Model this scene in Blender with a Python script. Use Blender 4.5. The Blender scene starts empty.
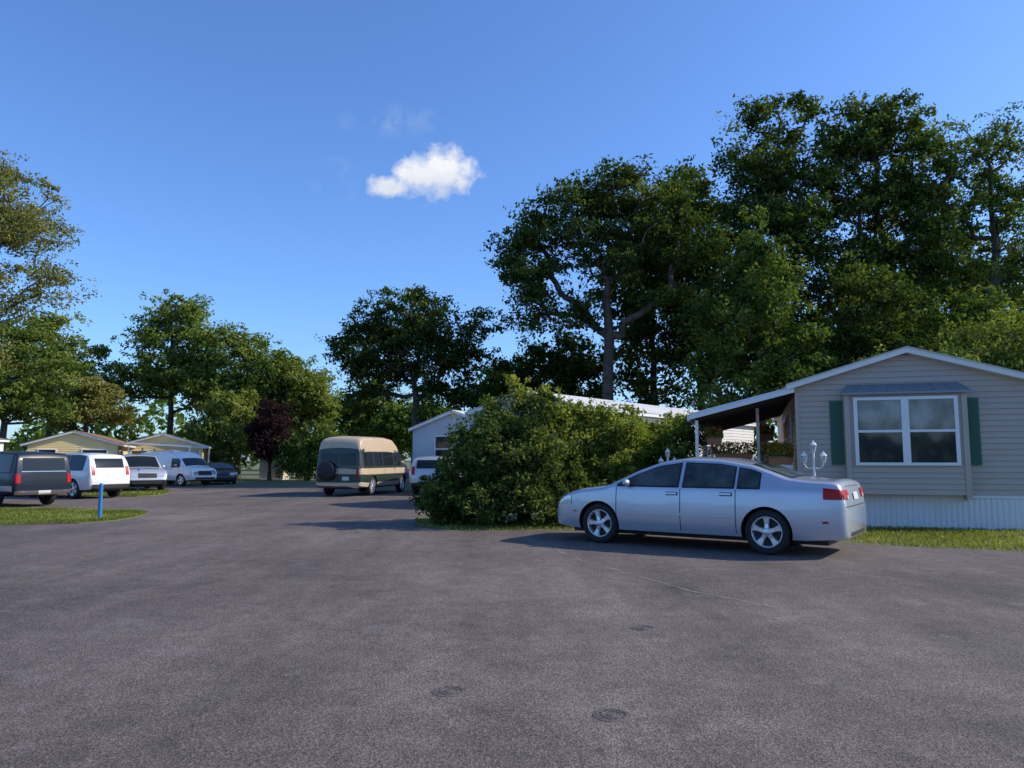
import bpy, bmesh, math, random
import numpy as np
from mathutils import Vector, Matrix
from mathutils.bvhtree import BVHTree
random.seed(4); rng=np.random.default_rng(4)
S=bpy.context.scene
S.view_settings.view_transform='Standard'; S.view_settings.look='None'; S.view_settings.exposure=0
R=math.radians
# ------------------------------------------------------------ materials
def nt(m):
    m.use_nodes=True; t=m.node_tree; return t,t.nodes,t.links
def pmat(name,col,rough=.6,metal=0,coat=0,var=0,vs=4,bump=0,bs=60,spec=.5,col2=None):
    m=bpy.data.materials.new(name); t,n,l=nt(m); b=n['Principled BSDF']
    b.inputs['Base Color'].default_value=(*col,1); b.inputs['Roughness'].default_value=rough
    b.inputs['Metallic'].default_value=metal; b.inputs['Coat Weight'].default_value=coat
    b.inputs['Coat Roughness'].default_value=.05
    b.inputs['Specular IOR Level'].default_value=spec
    tc=n.new('ShaderNodeTexCoord')
    if var>0 or col2:
        no=n.new('ShaderNodeTexNoise'); no.inputs['Scale'].default_value=vs; no.inputs['Detail'].default_value=6
        l.new(tc.outputs['Object'],no.inputs['Vector'])
        r=n.new('ShaderNodeValToRGB'); r.color_ramp.elements[0].position=.3; r.color_ramp.elements[1].position=.7
        c2=col2 or tuple(c*(1-var) for c in col)
        r.color_ramp.elements[0].color=(*c2,1); r.color_ramp.elements[1].color=(*[min(1,c*(1+var*.5)) for c in col],1)
        l.new(no.outputs['Fac'],r.inputs['Fac']); l.new(r.outputs['Color'],b.inputs['Base Color'])
    if bump>0:
        no=n.new('ShaderNodeTexNoise'); no.inputs['Scale'].default_value=bs; no.inputs['Detail'].default_value=4
        l.new(tc.outputs['Object'],no.inputs['Vector'])
        bp=n.new('ShaderNodeBump'); bp.inputs['Strength'].default_value=bump; bp.inputs['Distance'].default_value=.02
        l.new(no.outputs['Fac'],bp.inputs['Height']); l.new(bp.outputs['Normal'],b.inputs['Normal'])
    return m
def leafmat(name,dark,mid,light,trans=.32,g=1.0):
    m=bpy.data.materials.new(name); t,n,l=nt(m); n.remove(n['Principled BSDF']); out=n['Material Output']
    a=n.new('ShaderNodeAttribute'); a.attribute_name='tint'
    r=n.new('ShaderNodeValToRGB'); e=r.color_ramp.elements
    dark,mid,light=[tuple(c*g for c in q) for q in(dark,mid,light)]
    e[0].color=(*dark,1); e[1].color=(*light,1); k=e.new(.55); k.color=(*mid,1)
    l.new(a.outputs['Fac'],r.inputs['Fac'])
    d=n.new('ShaderNodeBsdfDiffuse'); tr=n.new('ShaderNodeBsdfTranslucent')
    mx=n.new('ShaderNodeMixRGB'); mx.blend_type='MULTIPLY'; mx.inputs[0].default_value=1; mx.inputs[2].default_value=(1.7,1.6,.6,1)
    l.new(r.outputs[0],d.inputs[0]); l.new(r.outputs[0],mx.inputs[1]); l.new(mx.outputs[0],tr.inputs[0])
    m1=n.new('ShaderNodeMixShader'); m1.inputs[0].default_value=trans
    l.new(d.outputs[0],m1.inputs[1]); l.new(tr.outputs[0],m1.inputs[2]); l.new(m1.outputs[0],out.inputs['Surface'])
    return m
bark=pmat('bark',(.085,.068,.055),.9,var=.5,vs=3,bump=.6,bs=20)
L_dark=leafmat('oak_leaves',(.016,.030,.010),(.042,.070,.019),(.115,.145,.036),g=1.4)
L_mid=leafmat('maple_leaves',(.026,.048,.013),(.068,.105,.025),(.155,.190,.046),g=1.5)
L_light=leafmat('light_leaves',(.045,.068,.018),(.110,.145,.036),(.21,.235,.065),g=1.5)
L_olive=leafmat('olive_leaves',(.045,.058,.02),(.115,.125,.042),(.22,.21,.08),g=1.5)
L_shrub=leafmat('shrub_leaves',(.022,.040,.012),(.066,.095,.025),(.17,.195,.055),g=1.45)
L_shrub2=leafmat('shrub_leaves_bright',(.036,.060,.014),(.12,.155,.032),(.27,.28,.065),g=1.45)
L_plum=leafmat('plum_leaves',(.016,.009,.012),(.045,.022,.028),(.09,.045,.045),.2)
L_grass=leafmat('grass_blades',(.075,.095,.025),(.15,.18,.045),(.30,.31,.10),.35,g=1.1)
white=pmat('white_paint',(.76,.76,.75),.45,var=.06,vs=2)
skirtm=pmat('white_skirting',(.72,.72,.72),.5,var=.08,vs=1.5)
siding=pmat('beige_siding',(.45,.38,.315),.55,var=.06,vs=1.2)
sidingw=pmat('white_siding',(.66,.66,.67),.55,var=.06,vs=1.2)
sidingb=pmat('blue_grey_siding',(.50,.52,.54),.55,var=.06,vs=1.2)
sidingy=pmat('yellow_siding',(.80,.62,.30),.6,var=.06,vs=1.2)
sidingt=pmat('tan_siding',(.60,.50,.36),.6,var=.06,vs=1.2)
roofw=pmat('white_metal_roof',(.68,.69,.70),.5,var=.12,vs=1)
roofg=pmat('grey_shingle_roof',(.19,.20,.19),.9,var=.3,vs=8,bump=.4,bs=20)
roofbr=pmat('brown_shingle_roof',(.24,.14,.08),.9,var=.3,vs=8,bump=.4,bs=20)
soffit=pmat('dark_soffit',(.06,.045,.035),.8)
shutter=pmat('green_shutter',(.02,.105,.070),.5)
baymetal=pmat('bay_window_roof',(.22,.26,.29),.4,metal=.3)
winglass=pmat('window_glass',(.022,.027,.032),.04,spec=.8)
reflglass=pmat('painted_reflection_glass',(.17,.18,.18),.05,spec=.8,var=.95,vs=2.4)  # upper sash: reflections painted in as pale mottled colour
deckm=pmat('deck_wood',(.17,.11,.07),.8,var=.3,vs=5)
redm=pmat('red_flowers',(.5,.03,.02),.7); orangem=pmat('orange_flowers',(.75,.22,.03),.7)
terrac=pmat('terracotta',(.35,.14,.07),.8)
rubber=pmat('tyre_rubber',(.018,.018,.019),.85)
rimm=pmat('alloy_rim',(.66,.67,.69),.3,metal=.6)
darkm=pmat('dark_plastic',(.012,.012,.013),.6)
arch=pmat('wheel_arch',(.006,.006,.006),.9)
carglass=pmat('tinted_glass',(.055,.072,.066),.04,spec=.55,var=.75,vs=3.2)
vanglass=pmat('dark_tinted_glass',(.012,.015,.016),.06,spec=.35)
redlens=pmat('red_lens',(.40,.008,.008),.35,spec=.3)
clearlens=pmat('clear_lens',(.55,.57,.6),.1,metal=.4,coat=1)
amber=pmat('amber_lens',(.7,.25,.03),.2)
plate=pmat('licence_plate',(.6,.62,.6),.4)
chrome=pmat('chrome',(.7,.7,.72),.15,metal=1)
bluep=pmat('blue_post_paint',(.03,.17,.42),.5)
iron=pmat('cast_iron',(.125,.112,.102),.8,metal=.1,var=.5,vs=30,bump=.6,bs=90)
# ------------------------------------------------------------ mesh helpers
class MB:
    def __init__(s): s.v=[];s.f=[];s.m=[];s.sm=[];s.mats=[]
    def mi(s,m):
        if m not in s.mats: s.mats.append(m)
        return s.mats.index(m)
    def add(s,vs,fs,m,smooth=False):
        o=len(s.v); s.v+= [tuple(p) for p in vs]; k=s.mi(m)
        for f in fs: s.f.append([i+o for i in f]); s.m.append(k); s.sm.append(smooth)
    def box(s,x0,x1,y0,y1,z0,z1,m):
        v=[(x0,y0,z0),(x1,y0,z0),(x1,y1,z0),(x0,y1,z0),(x0,y0,z1),(x1,y0,z1),(x1,y1,z1),(x0,y1,z1)]
        s.add(v,[(3,2,1,0),(4,5,6,7),(0,1,5,4),(1,2,6,5),(2,3,7,6),(3,0,4,7)],m)
    def ext(s,poly,y0,y1,m):
        n=len(poly); v=[(p[0],y0,p[1]) for p in poly]+[(p[0],y1,p[1]) for p in poly]
        s.add(v,[tuple(range(n)),tuple(range(2*n-1,n-1,-1))]+[(i,i+n,(i+1)%n+n,(i+1)%n) for i in range(n)],m)
    def tube(s,p0,p1,r0,r1,m,n=10,cap=True,smooth=True):
        p0=Vector(p0);p1=Vector(p1);d=(p1-p0).normalized()
        a=d.orthogonal().normalized();b=d.cross(a)
        v=[]
        for p,r in((p0,r0),(p1,r1)):
            for i in range(n):
                t=2*math.pi*i/n; v.append(p+a*(math.cos(t)*r)+b*(math.sin(t)*r))
        s.add(v,[(i,(i+1)%n,(i+1)%n+n,i+n) for i in range(n)],m,smooth)
        if cap: s.add(v,[tuple(range(n-1,-1,-1)),tuple(range(n,2*n))],m)
    def lathe(s,prof,c,axis,m,n=32,smooth=True):
        v=[]
        for r,h in prof:
            for i in range(n):
                t=2*math.pi*i/n; a=math.cos(t)*r; b=math.sin(t)*r
                v.append((c[0]+a,c[1]+h,c[2]+b) if axis=='y' else ((c[0]+h,c[1]+a,c[2]+b) if axis=='x' else (c[0]+a,c[1]+b,c[2]+h)))
        fs=[(j*n+i,j*n+(i+1)%n,(j+1)*n+(i+1)%n,(j+1)*n+i) for j in range(len(prof)-1) for i in range(n)]
        s.add(v,fs,m,smooth)
    def obj(s,name,parent=None):
        me=bpy.data.meshes.new(name); me.from_pydata(s.v,[],s.f)
        for m in s.mats: me.materials.append(m)
        me.polygons.foreach_set('material_index',s.m); me.polygons.foreach_set('use_smooth',s.sm)
        me.update(); o=bpy.data.objects.new(name,me); S.collection.objects.link(o)
        if parent: o.parent=parent
        return o
def empty(name,loc=(0,0,0),rz=0,sc=1):
    o=bpy.data.objects.new(name,None); S.collection.objects.link(o); o.location=loc; o.rotation_euler=(0,0,rz); o.scale=(sc,)*3
    o.empty_display_size=.3; return o
def quadmesh(name,V,F,mi,tint,mats):
    me=bpy.data.meshes.new(name); me.vertices.add(len(V)); me.vertices.foreach_set('co',V.astype(np.float32).ravel())
    me.loops.add(len(F)*4); me.loops.foreach_set('vertex_index',F.astype(np.int32).ravel())
    me.polygons.add(len(F)); me.polygons.foreach_set('loop_start',np.arange(0,len(F)*4,4,dtype=np.int32))
    me.update(calc_edges=True)
    for m in mats: me.materials.append(m)
    me.polygons.foreach_set('material_index',mi.astype(np.int32))
    at=me.attributes.new('tint','FLOAT','FACE'); at.data.foreach_set('value',tint.astype(np.float32))
    me.validate(); o=bpy.data.objects.new(name,me); S.collection.objects.link(o); return o
def leafquads(C,size,rg,up=.5,out=None):
    n=len(C); N=rg.normal(size=(n,3))*.7; N[:,2]+=up
    if out is not None: N+=out*.5
    N/=np.linalg.norm(N,axis=1)[:,None]+1e-9
    t=np.cross(N,rg.normal(size=(n,3))); t/=np.linalg.norm(t,axis=1)[:,None]+1e-9
    b=np.cross(N,t); L=size*rg.uniform(.6,1.3,n)[:,None]; W=L*rg.uniform(.4,.62,n)[:,None]
    off=t*L*.12
    V=np.stack([C-t*L*.5,C+b*W*.5+off,C+t*L*.5,C-b*W*.5+off],1).reshape(-1,3)
    return V
def tree(name,x,y,th,tr,lobes,ncl,lpc,leaf,cr,lm,seed,flat=.65,lean=(0,0),minz=0.0,shell=.45,tint0=.5,tipr=.022,vary=1.0):
    rg=np.random.default_rng(seed)
    lobes=np.array(lobes,float); vol=lobes[:,3]*lobes[:,4]*lobes[:,5]; vol=vol**.8; vol/=vol.sum()
    pick=rg.choice(len(lobes),ncl,p=vol)
    d=rg.normal(size=(ncl,3)); d/=np.linalg.norm(d,axis=1)[:,None]
    rad=(shell+(1-shell)*rg.random(ncl)**.7)[:,None]
    if vary>1: rad=rad*np.where(rg.random(ncl)<.16,rg.uniform(1.0,vary,ncl),1)[:,None]
    C=lobes[pick,:3]+d*rad*lobes[pick,3:6]; C[:,2]=np.maximum(C[:,2],minz)
    nodes=[];par=[]
    K=8
    for i in range(K+1):
        f=i/K; nodes.append((lean[0]*f+rg.normal()*.05*th*.2*f,lean[1]*f+rg.normal()*.05*th*.2*f,th*f)); par.append(i-1)
    isT=K+1
    plen=[th*i/K for i in range(K+1)]
    st=max(1,int(K*.35)) if th>1 else 0
    order=np.argsort(np.linalg.norm((C-np.array([lean[0]*.5,lean[1]*.5,th*.6])),axis=1)); tips=[]
    for ci in order:
        c=C[ci]; A=np.array(nodes); dd=np.linalg.norm(A-c,axis=1)+.3*np.array(plen)+np.maximum(0,A[:,2]-c[2]+.1)*.9
        if st: dd[:st]+=50
        j=int(np.argmin(dd)); p=A[j]; D=np.linalg.norm(c-p); ns=2 if D<1.5 else 4; prev=j
        for k in range(1,ns+1):
            f=k/ns; q=p*(1-f)+c*f+(rg.normal(size=3)*.07*D if k<ns else 0); q[2]+=-.10*D*math.sin(math.pi*f)*(.5)
            nodes.append(tuple(q)); par.append(prev); plen.append(plen[prev]+D/ns); prev=len(nodes)-1
        tips.append(prev)
    cnt=np.zeros(len(nodes))
    for t in tips: cnt[t]+=1
    for i in range(len(nodes)-1,-1,-1):
        if par[i]>=0: cnt[par[i]]+=cnt[i]
    r=tipr*np.maximum(cnt,1)**.44
    A=np.array(nodes)
    for i in range(isT): r[i]=max(r[i]*.8,tr*(1-.65*i/K))
    r[0]*=1.25
    ns=6; ii=np.array([i for i in range(len(nodes)) if par[i]>=0]); pp=np.array([par[i] for i in ii])
    P0=A[pp];P1=A[ii];D=P1-P0;D/=np.linalg.norm(D,axis=1)[:,None]+1e-9
    u=np.cross(D,np.array([.31,.95,.05]));u/=np.linalg.norm(u,axis=1)[:,None]+1e-9;w=np.cross(D,u)
    rp=np.minimum(r[pp],np.where(pp<isT,9,r[ii]*1.5)); rp=np.where((ii>=isT)&(pp<isT),r[ii]*1.3,rp)
    ang=np.arange(ns)*2*math.pi/ns
    ring=lambda P,rr:P[:,None]+rr[:,None,None]*(np.cos(ang)[None,:,None]*u[:,None]+np.sin(ang)[None,:,None]*w[:,None])
    BV=np.concatenate([ring(P0,rp),ring(P1,r[ii])],1).reshape(-1,3)
    base=np.arange(len(ii))[:,None,None]*2*ns; k=np.arange(ns)
    q=np.stack([k,(k+1)%ns,(k+1)%ns+ns,k+ns],1)[None]
    BF=(base+q).reshape(-1,4)
    n=ncl*lpc; idx=np.repeat(np.arange(ncl),lpc)
    e=rg.normal(size=(n,3)); e/=np.linalg.norm(e,axis=1)[:,None]; rr=rg.random(n)**.5
    crr=cr*rg.uniform(.6,1.35,ncl)
    E=e*rr[:,None]*crr[idx][:,None]; E[:,2]*=flat
    NS=11
    sub=rg.integers(0,NS,n); so=rg.normal(size=(ncl,NS,3))*.5; so[:,:,2]*=flat
    P=C[idx]+E*.5+so[idx,sub]*crr[idx][:,None]
    keep=P[:,2]>max(.04,minz*.3); P=P[keep];idx=idx[keep];e=e[keep];rr=rr[keep]
    LV=leafquads(P,leaf,rg,.5,e)
    LF=np.arange(len(P)*4).reshape(-1,4)+len(BV)
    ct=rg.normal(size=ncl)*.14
    tint=np.clip(tint0-.04+ct[idx]+rg.normal(size=len(P))*.15+.18*(rr-.5)+.14*e[:,2],0,1)  # random leaf tone plus painted shade: darker inside clumps, lighter on top
    V=np.concatenate([BV,LV]);F=np.concatenate([BF,LF])
    mi=np.concatenate([np.zeros(len(BF)),np.ones(len(LF))]); tt=np.concatenate([np.zeros(len(BF)),tint])
    o=quadmesh(name,V,F,mi,tt,[bark,lm]); o.location=(x,y,0)
    return o
# ------------------------------------------------------------ world / sun / camera
EL=34;AZ=86;SK=.15
W=bpy.data.worlds.new('World');S.world=W;W.use_nodes=True;t=W.node_tree;n=t.nodes;l=t.links
bg=n['Background'];sky=n.new('ShaderNodeTexSky');sky.sky_type='NISHITA';sky.sun_disc=False
sky.sun_elevation=R(EL);sky.sun_rotation=R(AZ);sky.air_density=1.0;sky.dust_density=.8;sky.ozone_density=2.2;sky.altitude=100
tc=n.new('ShaderNodeTexCoord');sx=n.new('ShaderNodeSeparateXYZ');l.new(tc.outputs['Generated'],sx.inputs[0])
def M(op,a,b=None,c=None,clamp=False):
    k=n.new('ShaderNodeMath');k.operation=op;k.use_clamp=clamp
    for i,vv in enumerate((a,b,c)):
        if vv is None: continue
        if isinstance(vv,(int,float)): k.inputs[i].default_value=vv
        else: l.new(vv,k.inputs[i])
    return k.outputs[0]
ysafe=M('MAXIMUM',sx.outputs[1],.02)
a_=M('DIVIDE',sx.outputs[0],ysafe);b_=M('DIVIDE',sx.outputs[2],ysafe)
cb=n.new('ShaderNodeCombineXYZ');l.new(a_,cb.inputs[0]);l.new(b_,cb.inputs[1])
def noise(sc,det,rough=.55,dist=0):
    k=n.new('ShaderNodeTexNoise');k.inputs['Scale'].default_value=sc;k.inputs['Detail'].default_value=det
    k.inputs['Roughness'].default_value=rough;k.inputs['Distortion'].default_value=dist
    l.new(cb.outputs[0],k.inputs['Vector']);return k.outputs['Fac']
n1=noise(44,5,.64,.2);n2=noise(22,3)
def ell(a,b,w,h):
    p=M('POWER',M('ABSOLUTE',M('DIVIDE',M('SUBTRACT',a_,a),w)),2);q=M('POWER',M('ABSOLUTE',M('DIVIDE',M('SUBTRACT',b_,b),h)),2)
    return M('SUBTRACT',1,M('SQRT',M('ADD',p,q)))
f=M('MAXIMUM',M('MAXIMUM',ell(-.098,.396,.060,.044),ell(-.168,.376,.040,.020)),ell(-.128,.392,.045,.036))
dens=M('MULTIPLY',M('SUBTRACT',M('ADD',f,M('MULTIPLY',M('SUBTRACT',n1,.5),1.2)),.05),1.8,clamp=True)
dens=M('MULTIPLY',dens,M('MULTIPLY',M('ADD',f,.45),3,clamp=True),clamp=True)
f2=M('MAXIMUM',ell(-.165,.470,.085,.03),ell(-.245,.385,.04,.04))
d2=M('MULTIPLY',M('MULTIPLY',f2,M('MULTIPLY',M('SUBTRACT',n2,.42),3,clamp=True),clamp=True),.28,clamp=True)
dens=M('MAXIMUM',dens,d2)
dens=M('MULTIPLY',dens,M('GREATER_THAN',sx.outputs[1],.05))
cr=n.new('ShaderNodeMixRGB');k=.11/SK;cr.inputs[1].default_value=(5.0*k,5.8*k,7.4*k,1);cr.inputs[2].default_value=(8.6*k,8.7*k,9.0*k,1)
l.new(M('ADD',M('MULTIPLY',M('SUBTRACT',b_,.372),14),M('MULTIPLY',n1,.8),clamp=True),cr.inputs[0])
tintn=n.new('ShaderNodeMixRGB');tintn.blend_type='MULTIPLY';tintn.inputs[0].default_value=1;tintn.inputs[2].default_value=(.76,1.06,1.52,1)
l.new(sky.outputs[0],tintn.inputs[1])
mx=n.new('ShaderNodeMixRGB');l.new(dens,mx.inputs[0]);l.new(tintn.outputs[0],mx.inputs[1]);l.new(cr.outputs[0],mx.inputs[2])
l.new(mx.outputs[0],bg.inputs[0]);bg.inputs[1].default_value=SK
sd=Vector((math.cos(R(EL))*math.sin(R(AZ)),math.cos(R(EL))*math.cos(R(AZ)),math.sin(R(EL))))
sl=bpy.data.lights.new('sun','SUN');sl.energy=5.0;sl.angle=R(.5);sl.color=(1,.88,.70)
so=bpy.data.objects.new('sun',sl);S.collection.objects.link(so);so.rotation_euler=sd.to_track_quat('Z','Y').to_euler();so.location=(20,5,30)
cam=bpy.data.cameras.new('camera');cam.lens=26.2;cam.sensor_width=36;cam.clip_end=3000
co=bpy.data.objects.new('camera',cam);S.collection.objects.link(co);co.location=(0,0,1.4);co.rotation_euler=(R(95.75),0,0);S.camera=co
# ------------------------------------------------------------ ground
def asphaltmat():
    m=bpy.data.materials.new('asphalt');t,n,l=nt(m);b=n['Principled BSDF'];tc=n.new('ShaderNodeTexCoord')
    def no(sc,det=4,ro=.5,vec=None,dist=0):
        k=n.new('ShaderNodeTexNoise');k.inputs['Scale'].default_value=sc;k.inputs['Detail'].default_value=det;k.inputs['Roughness'].default_value=ro;k.inputs['Distortion'].default_value=dist
        l.new(vec or tc.outputs['Object'],k.inputs['Vector']);return k
    def ramp(src,p0,p1,c0,c1):
        r=n.new('ShaderNodeValToRGB');e=r.color_ramp.elements;e[0].position=p0;e[1].position=p1;e[0].color=(*c0,1);e[1].color=(*c1,1);l.new(src,r.inputs[0]);return r.outputs[0]
    def mul(a,b,f=1):
        m_=n.new('ShaderNodeMixRGB');m_.blend_type='MULTIPLY';m_.inputs[0].default_value=f;l.new(a,m_.inputs[1]);l.new(b,m_.inputs[2]);return m_.outputs[0]
    c=ramp(no(.20,6,.62).outputs['Fac'],.36,.66,(.106,.088,.082),(.172,.147,.136))
    c=mul(c,ramp(no(60,3,.7).outputs['Fac'],.32,.7,(.48,.48,.48),(1.55,1.53,1.5)))
    vo=n.new('ShaderNodeTexVoronoi');vo.inputs['Scale'].default_value=95;l.new(tc.outputs['Object'],vo.inputs['Vector'])
    sp2=n.new('ShaderNodeSeparateColor');l.new(vo.outputs['Color'],sp2.inputs[0])
    c=mul(c,ramp(sp2.outputs[0],0,1,(.6,.6,.6),(1.45,1.45,1.45)),.85)
    mp=n.new('ShaderNodeMapping');mp.inputs['Scale'].default_value=(1.0,.16,1);mp.inputs['Rotation'].default_value=(0,0,R(18));l.new(tc.outputs['Object'],mp.inputs[0])
    c=mul(c,ramp(no(.9,7,.7,mp.outputs[0]).outputs['Fac'],.36,.66,(.78,.78,.78),(1.2,1.19,1.18)))
    c=mul(c,ramp(no(.13,3,.5,None,.6).outputs['Fac'],.49,.52,(.90,.90,.91),(1.05,1.05,1.04)))
    c=mul(c,ramp(no(4.5,4,.6).outputs['Fac'],.35,.65,(.86,.86,.86),(1.10,1.10,1.10)))
    c=mul(c,ramp(no(.9,3,.6).outputs['Fac'],.30,.42,(.80,.80,.81),(1,1,1)))
    s2=ramp(no(1.3,10,.8).outputs['Fac'],.55,.73,(0,0,0),(1,1,1));m4=n.new('ShaderNodeMixRGB');m4.inputs[2].default_value=(.27,.245,.23,1)
    mm=n.new('ShaderNodeMath');mm.operation='MULTIPLY';mm.inputs[1].default_value=.5;l.new(s2,mm.inputs[0]);l.new(mm.outputs[0],m4.inputs[0]);l.new(c,m4.inputs[1]);c=m4.outputs[0]
    nz=no(1.5,3);ad=n.new('ShaderNodeMixRGB');ad.blend_type='ADD';ad.inputs[0].default_value=.9;l.new(tc.outputs['Object'],ad.inputs[1]);l.new(nz.outputs['Color'],ad.inputs[2])
    vc=n.new('ShaderNodeTexVoronoi');vc.feature='DISTANCE_TO_EDGE';vc.inputs['Scale'].default_value=.17;l.new(ad.outputs[0],vc.inputs['Vector'])
    c=mul(c,ramp(vc.outputs['Distance'],.0,.0022,(.78,.78,.78),(1,1,1)))
    l.new(c,b.inputs['Base Color']);b.inputs['Roughness'].default_value=.88;b.inputs['Specular IOR Level'].default_value=.3
    bp=n.new('ShaderNodeBump');bp.inputs['Strength'].default_value=.65;bp.inputs['Distance'].default_value=.006
    l.new(vo.outputs['Distance'],bp.inputs['Height']);l.new(bp.outputs[0],b.inputs['Normal'])
    return m
asph=asphaltmat()
grassm=pmat('lawn',(.12,.14,.05),.9,var=.4,vs=1.2,bump=.5,bs=30,col2=(.085,.095,.04))
g=MB();g.add([(-600,-600,0),(600,-600,0),(600,900,0),(-600,900,0)],[(0,1,2,3)],grassm);g.obj('ground')
road=[(-90,-60),(90,-60),(90,4.5),(12,10.1),(9.3,11.0),(7.6,11.6),(6.3,12.2),(5.2,12.9),(4.2,14.2),(3.2,15.0),(1.2,14.95),(-1.1,14.9),(-2,15.7),(-2.3,18),(-1.7,22),(-1.2,27),(.5,30),(-.5,33.2),(-5,34),(-8,36.5),(-12,39),(-20,41),(-40,41),(-90,41)]
g=MB();g.add([(x,y,.004) for x,y in road],[tuple(range(len(road)))],asph);g.obj('asphalt_road')
seamm=pmat('asphalt_patch',(.105,.09,.082),.9,var=.5,vs=2,bump=.4,bs=60)
seaml=pmat('asphalt_seam_pale',(.19,.165,.152),.9,var=.5,vs=2.5)
g=MB()
def strip(pts,w,m,z=.0062):
    vs=[];P=[]
    for i in range(len(pts)-1):
        for k in range(14):
            f=k/14;P.append((pts[i][0]*(1-f)+pts[i+1][0]*f+random.gauss(0,.012),pts[i][1]*(1-f)+pts[i+1][1]*f+random.gauss(0,.012)))
    P.append(pts[-1])
    for i,p in enumerate(P):
        q=P[min(i+1,len(P)-1)];o=P[max(i-1,0)];d=Vector((q[0]-o[0],q[1]-o[1])).normalized();ww=w*random.uniform(.4,1.2)/2
        vs+=[(p[0]-d.y*ww,p[1]+d.x*ww,z),(p[0]+d.y*ww,p[1]-d.x*ww,z)]
    g.add(vs,[(2*i,2*i+1,2*i+3,2*i+2) for i in range(len(P)-1)],m)
strip([(.3,13.2),(1.0,10.4),(1.9,8.1),(2.5,7.2)],.05,seaml)
g.obj('asphalt_seam')
isl=[(-10.2,20.3),(-9.35,19.4),(-9.05,18.2),(-8.95,17.1),(-9.4,16.4),(-10.9,15.9),(-14,15.2),(-30,14.2),(-30,21.5),(-13,21.0)]
isl2=[(-14.0,28.1),(-13.6,29.2),(-14.3,31.5),(-15.6,34),(-19,34.5),(-17.5,30.5),(-16.4,28.6)]
for k,pl in enumerate((isl,isl2)):
    g=MB();g.add([(x,y,.03) for x,y in pl]+[(x,y,.004) for x,y in pl],[tuple(range(len(pl)))]+[(i,(i+1)%len(pl),(i+1)%len(pl)+len(pl),i+len(pl)) for i in range(len(pl))],grassm);g.obj('grass_island')
def inpoly(X,Y,poly):
    c=np.zeros(len(X),bool);j=len(poly)-1
    for i in range(len(poly)):
        xi,yi=poly[i];xj,yj=poly[j]
        k=((yi>Y)!=(yj>Y))&(X<(xj-xi)*(Y-yi)/(yj-yi+1e-12)+xi);c^=k;j=i
    return c
def blades(name,X,Y,z0,h,w,seed):
    rg=np.random.default_rng(seed)
    pt=np.sin(X*1.9+2*np.sin(Y*1.7))+np.sin(Y*2.3+1.5*np.sin(X*1.1+1))
    kp=(pt+rg.normal(size=len(X))*.7)>-1.1;X=X[kp];Y=Y[kp];pt=pt[kp];n=len(X)
    H=h*rg.uniform(.4,1.4,n);tl=rg.normal(size=(n,3))*.45;tl[:,2]=1
    t=tl*H[:,None]*.5;a=rg.uniform(0,6.28,n);b=np.stack([np.cos(a),np.sin(a),0*a],1)*w*rg.uniform(.6,1.3,n)[:,None]
    C=np.stack([X,Y,z0+H*.42],1)
    V=np.stack([C-t,C+b,C+t,C-b],1).reshape(-1,3);F=np.arange(n*4).reshape(-1,4)
    ti=np.clip(.55-.14*pt+rg.normal(size=n)*.2,0,1)
    return quadmesh(name,V,F,np.zeros(n),ti,[L_grass])
X=rng.uniform(-2.5,16,140000);Y=rng.uniform(9,19,140000);k=(~inpoly(X,Y+rng.normal(size=len(Y))*.07,road))&(Y<17.5)
k&=~((X>6.3)&(Y>16.1-(X-6.1)*.325+.1))
blades('lawn_grass',X[k],Y[k],0,.06,.009,1)
X=rng.uniform(-16,-8.8,60000);Y=rng.uniform(15,21.2,60000);k=inpoly(X,Y,isl);blades('island_grass',X[k],Y[k],.03,.045,.012,2)
X=rng.uniform(-19,-13.5,16000);Y=rng.uniform(28,34.5,16000);k=inpoly(X,Y,isl2);blades('island_grass',X[k],Y[k],.03,.06,.02,3)
n_=520;X=rng.normal(-1.2,3.2,n_);Y=14.6-np.abs(rng.normal(0,1.6,n_));C=np.stack([X,Y,np.full(n_,.014)],1)
V=leafquads(C,.05,rng,12);quadmesh('fallen_leaves',V,np.arange(n_*4).reshape(-1,4),np.zeros(n_),rng.random(n_),[L_olive])
for (x,y,r) in((-.38,4.66,.085),(1.09,6.35,.085),(.545,4.24,.085)):
    g=MB();g.lathe([(r*1.25,.0),(r*1.23,.003),(r*1.05,.004)],(0,0,0),'z',seamm,28,False)
    g.lathe([(r*1.05,.004),(r,.006),(r*.95,.006),(r*.93,.003),(r*.7,.003),(r*.68,.006),(r*.6,.006),(r*.58,.003),(r*.3,.003),(r*.28,.006),(0.001,.006)],(0,0,0),'z',iron,28,False)
    for i in range(10):
        t0=i*.628
        c,s_=math.cos(t0),math.sin(t0);p=[(r*.7,-.005),(r*.93,-.005),(r*.93,.005),(r*.7,.005)]
        g.add([(a*c-b*s_,a*s_+b*c,.0058) for a,b in p],[(0,1,2,3)],iron)
    o=g.obj('manhole_cover');o.location=(x,y,.004)
for (x,y,h) in((-9.67,17.7,.78),(-15.7,31.6,.95)):
    g=MB();g.tube((0,0,0),(0,0,h),.045,.045,bluep,12);g.lathe([(.055,h-.02),(.055,h),(.03,h+.03),(.001,h+.035)],(0,0,0),'z',bluep,12)
    o=g.obj('blue_marker_post');o.location=(x,y,.02)
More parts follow.
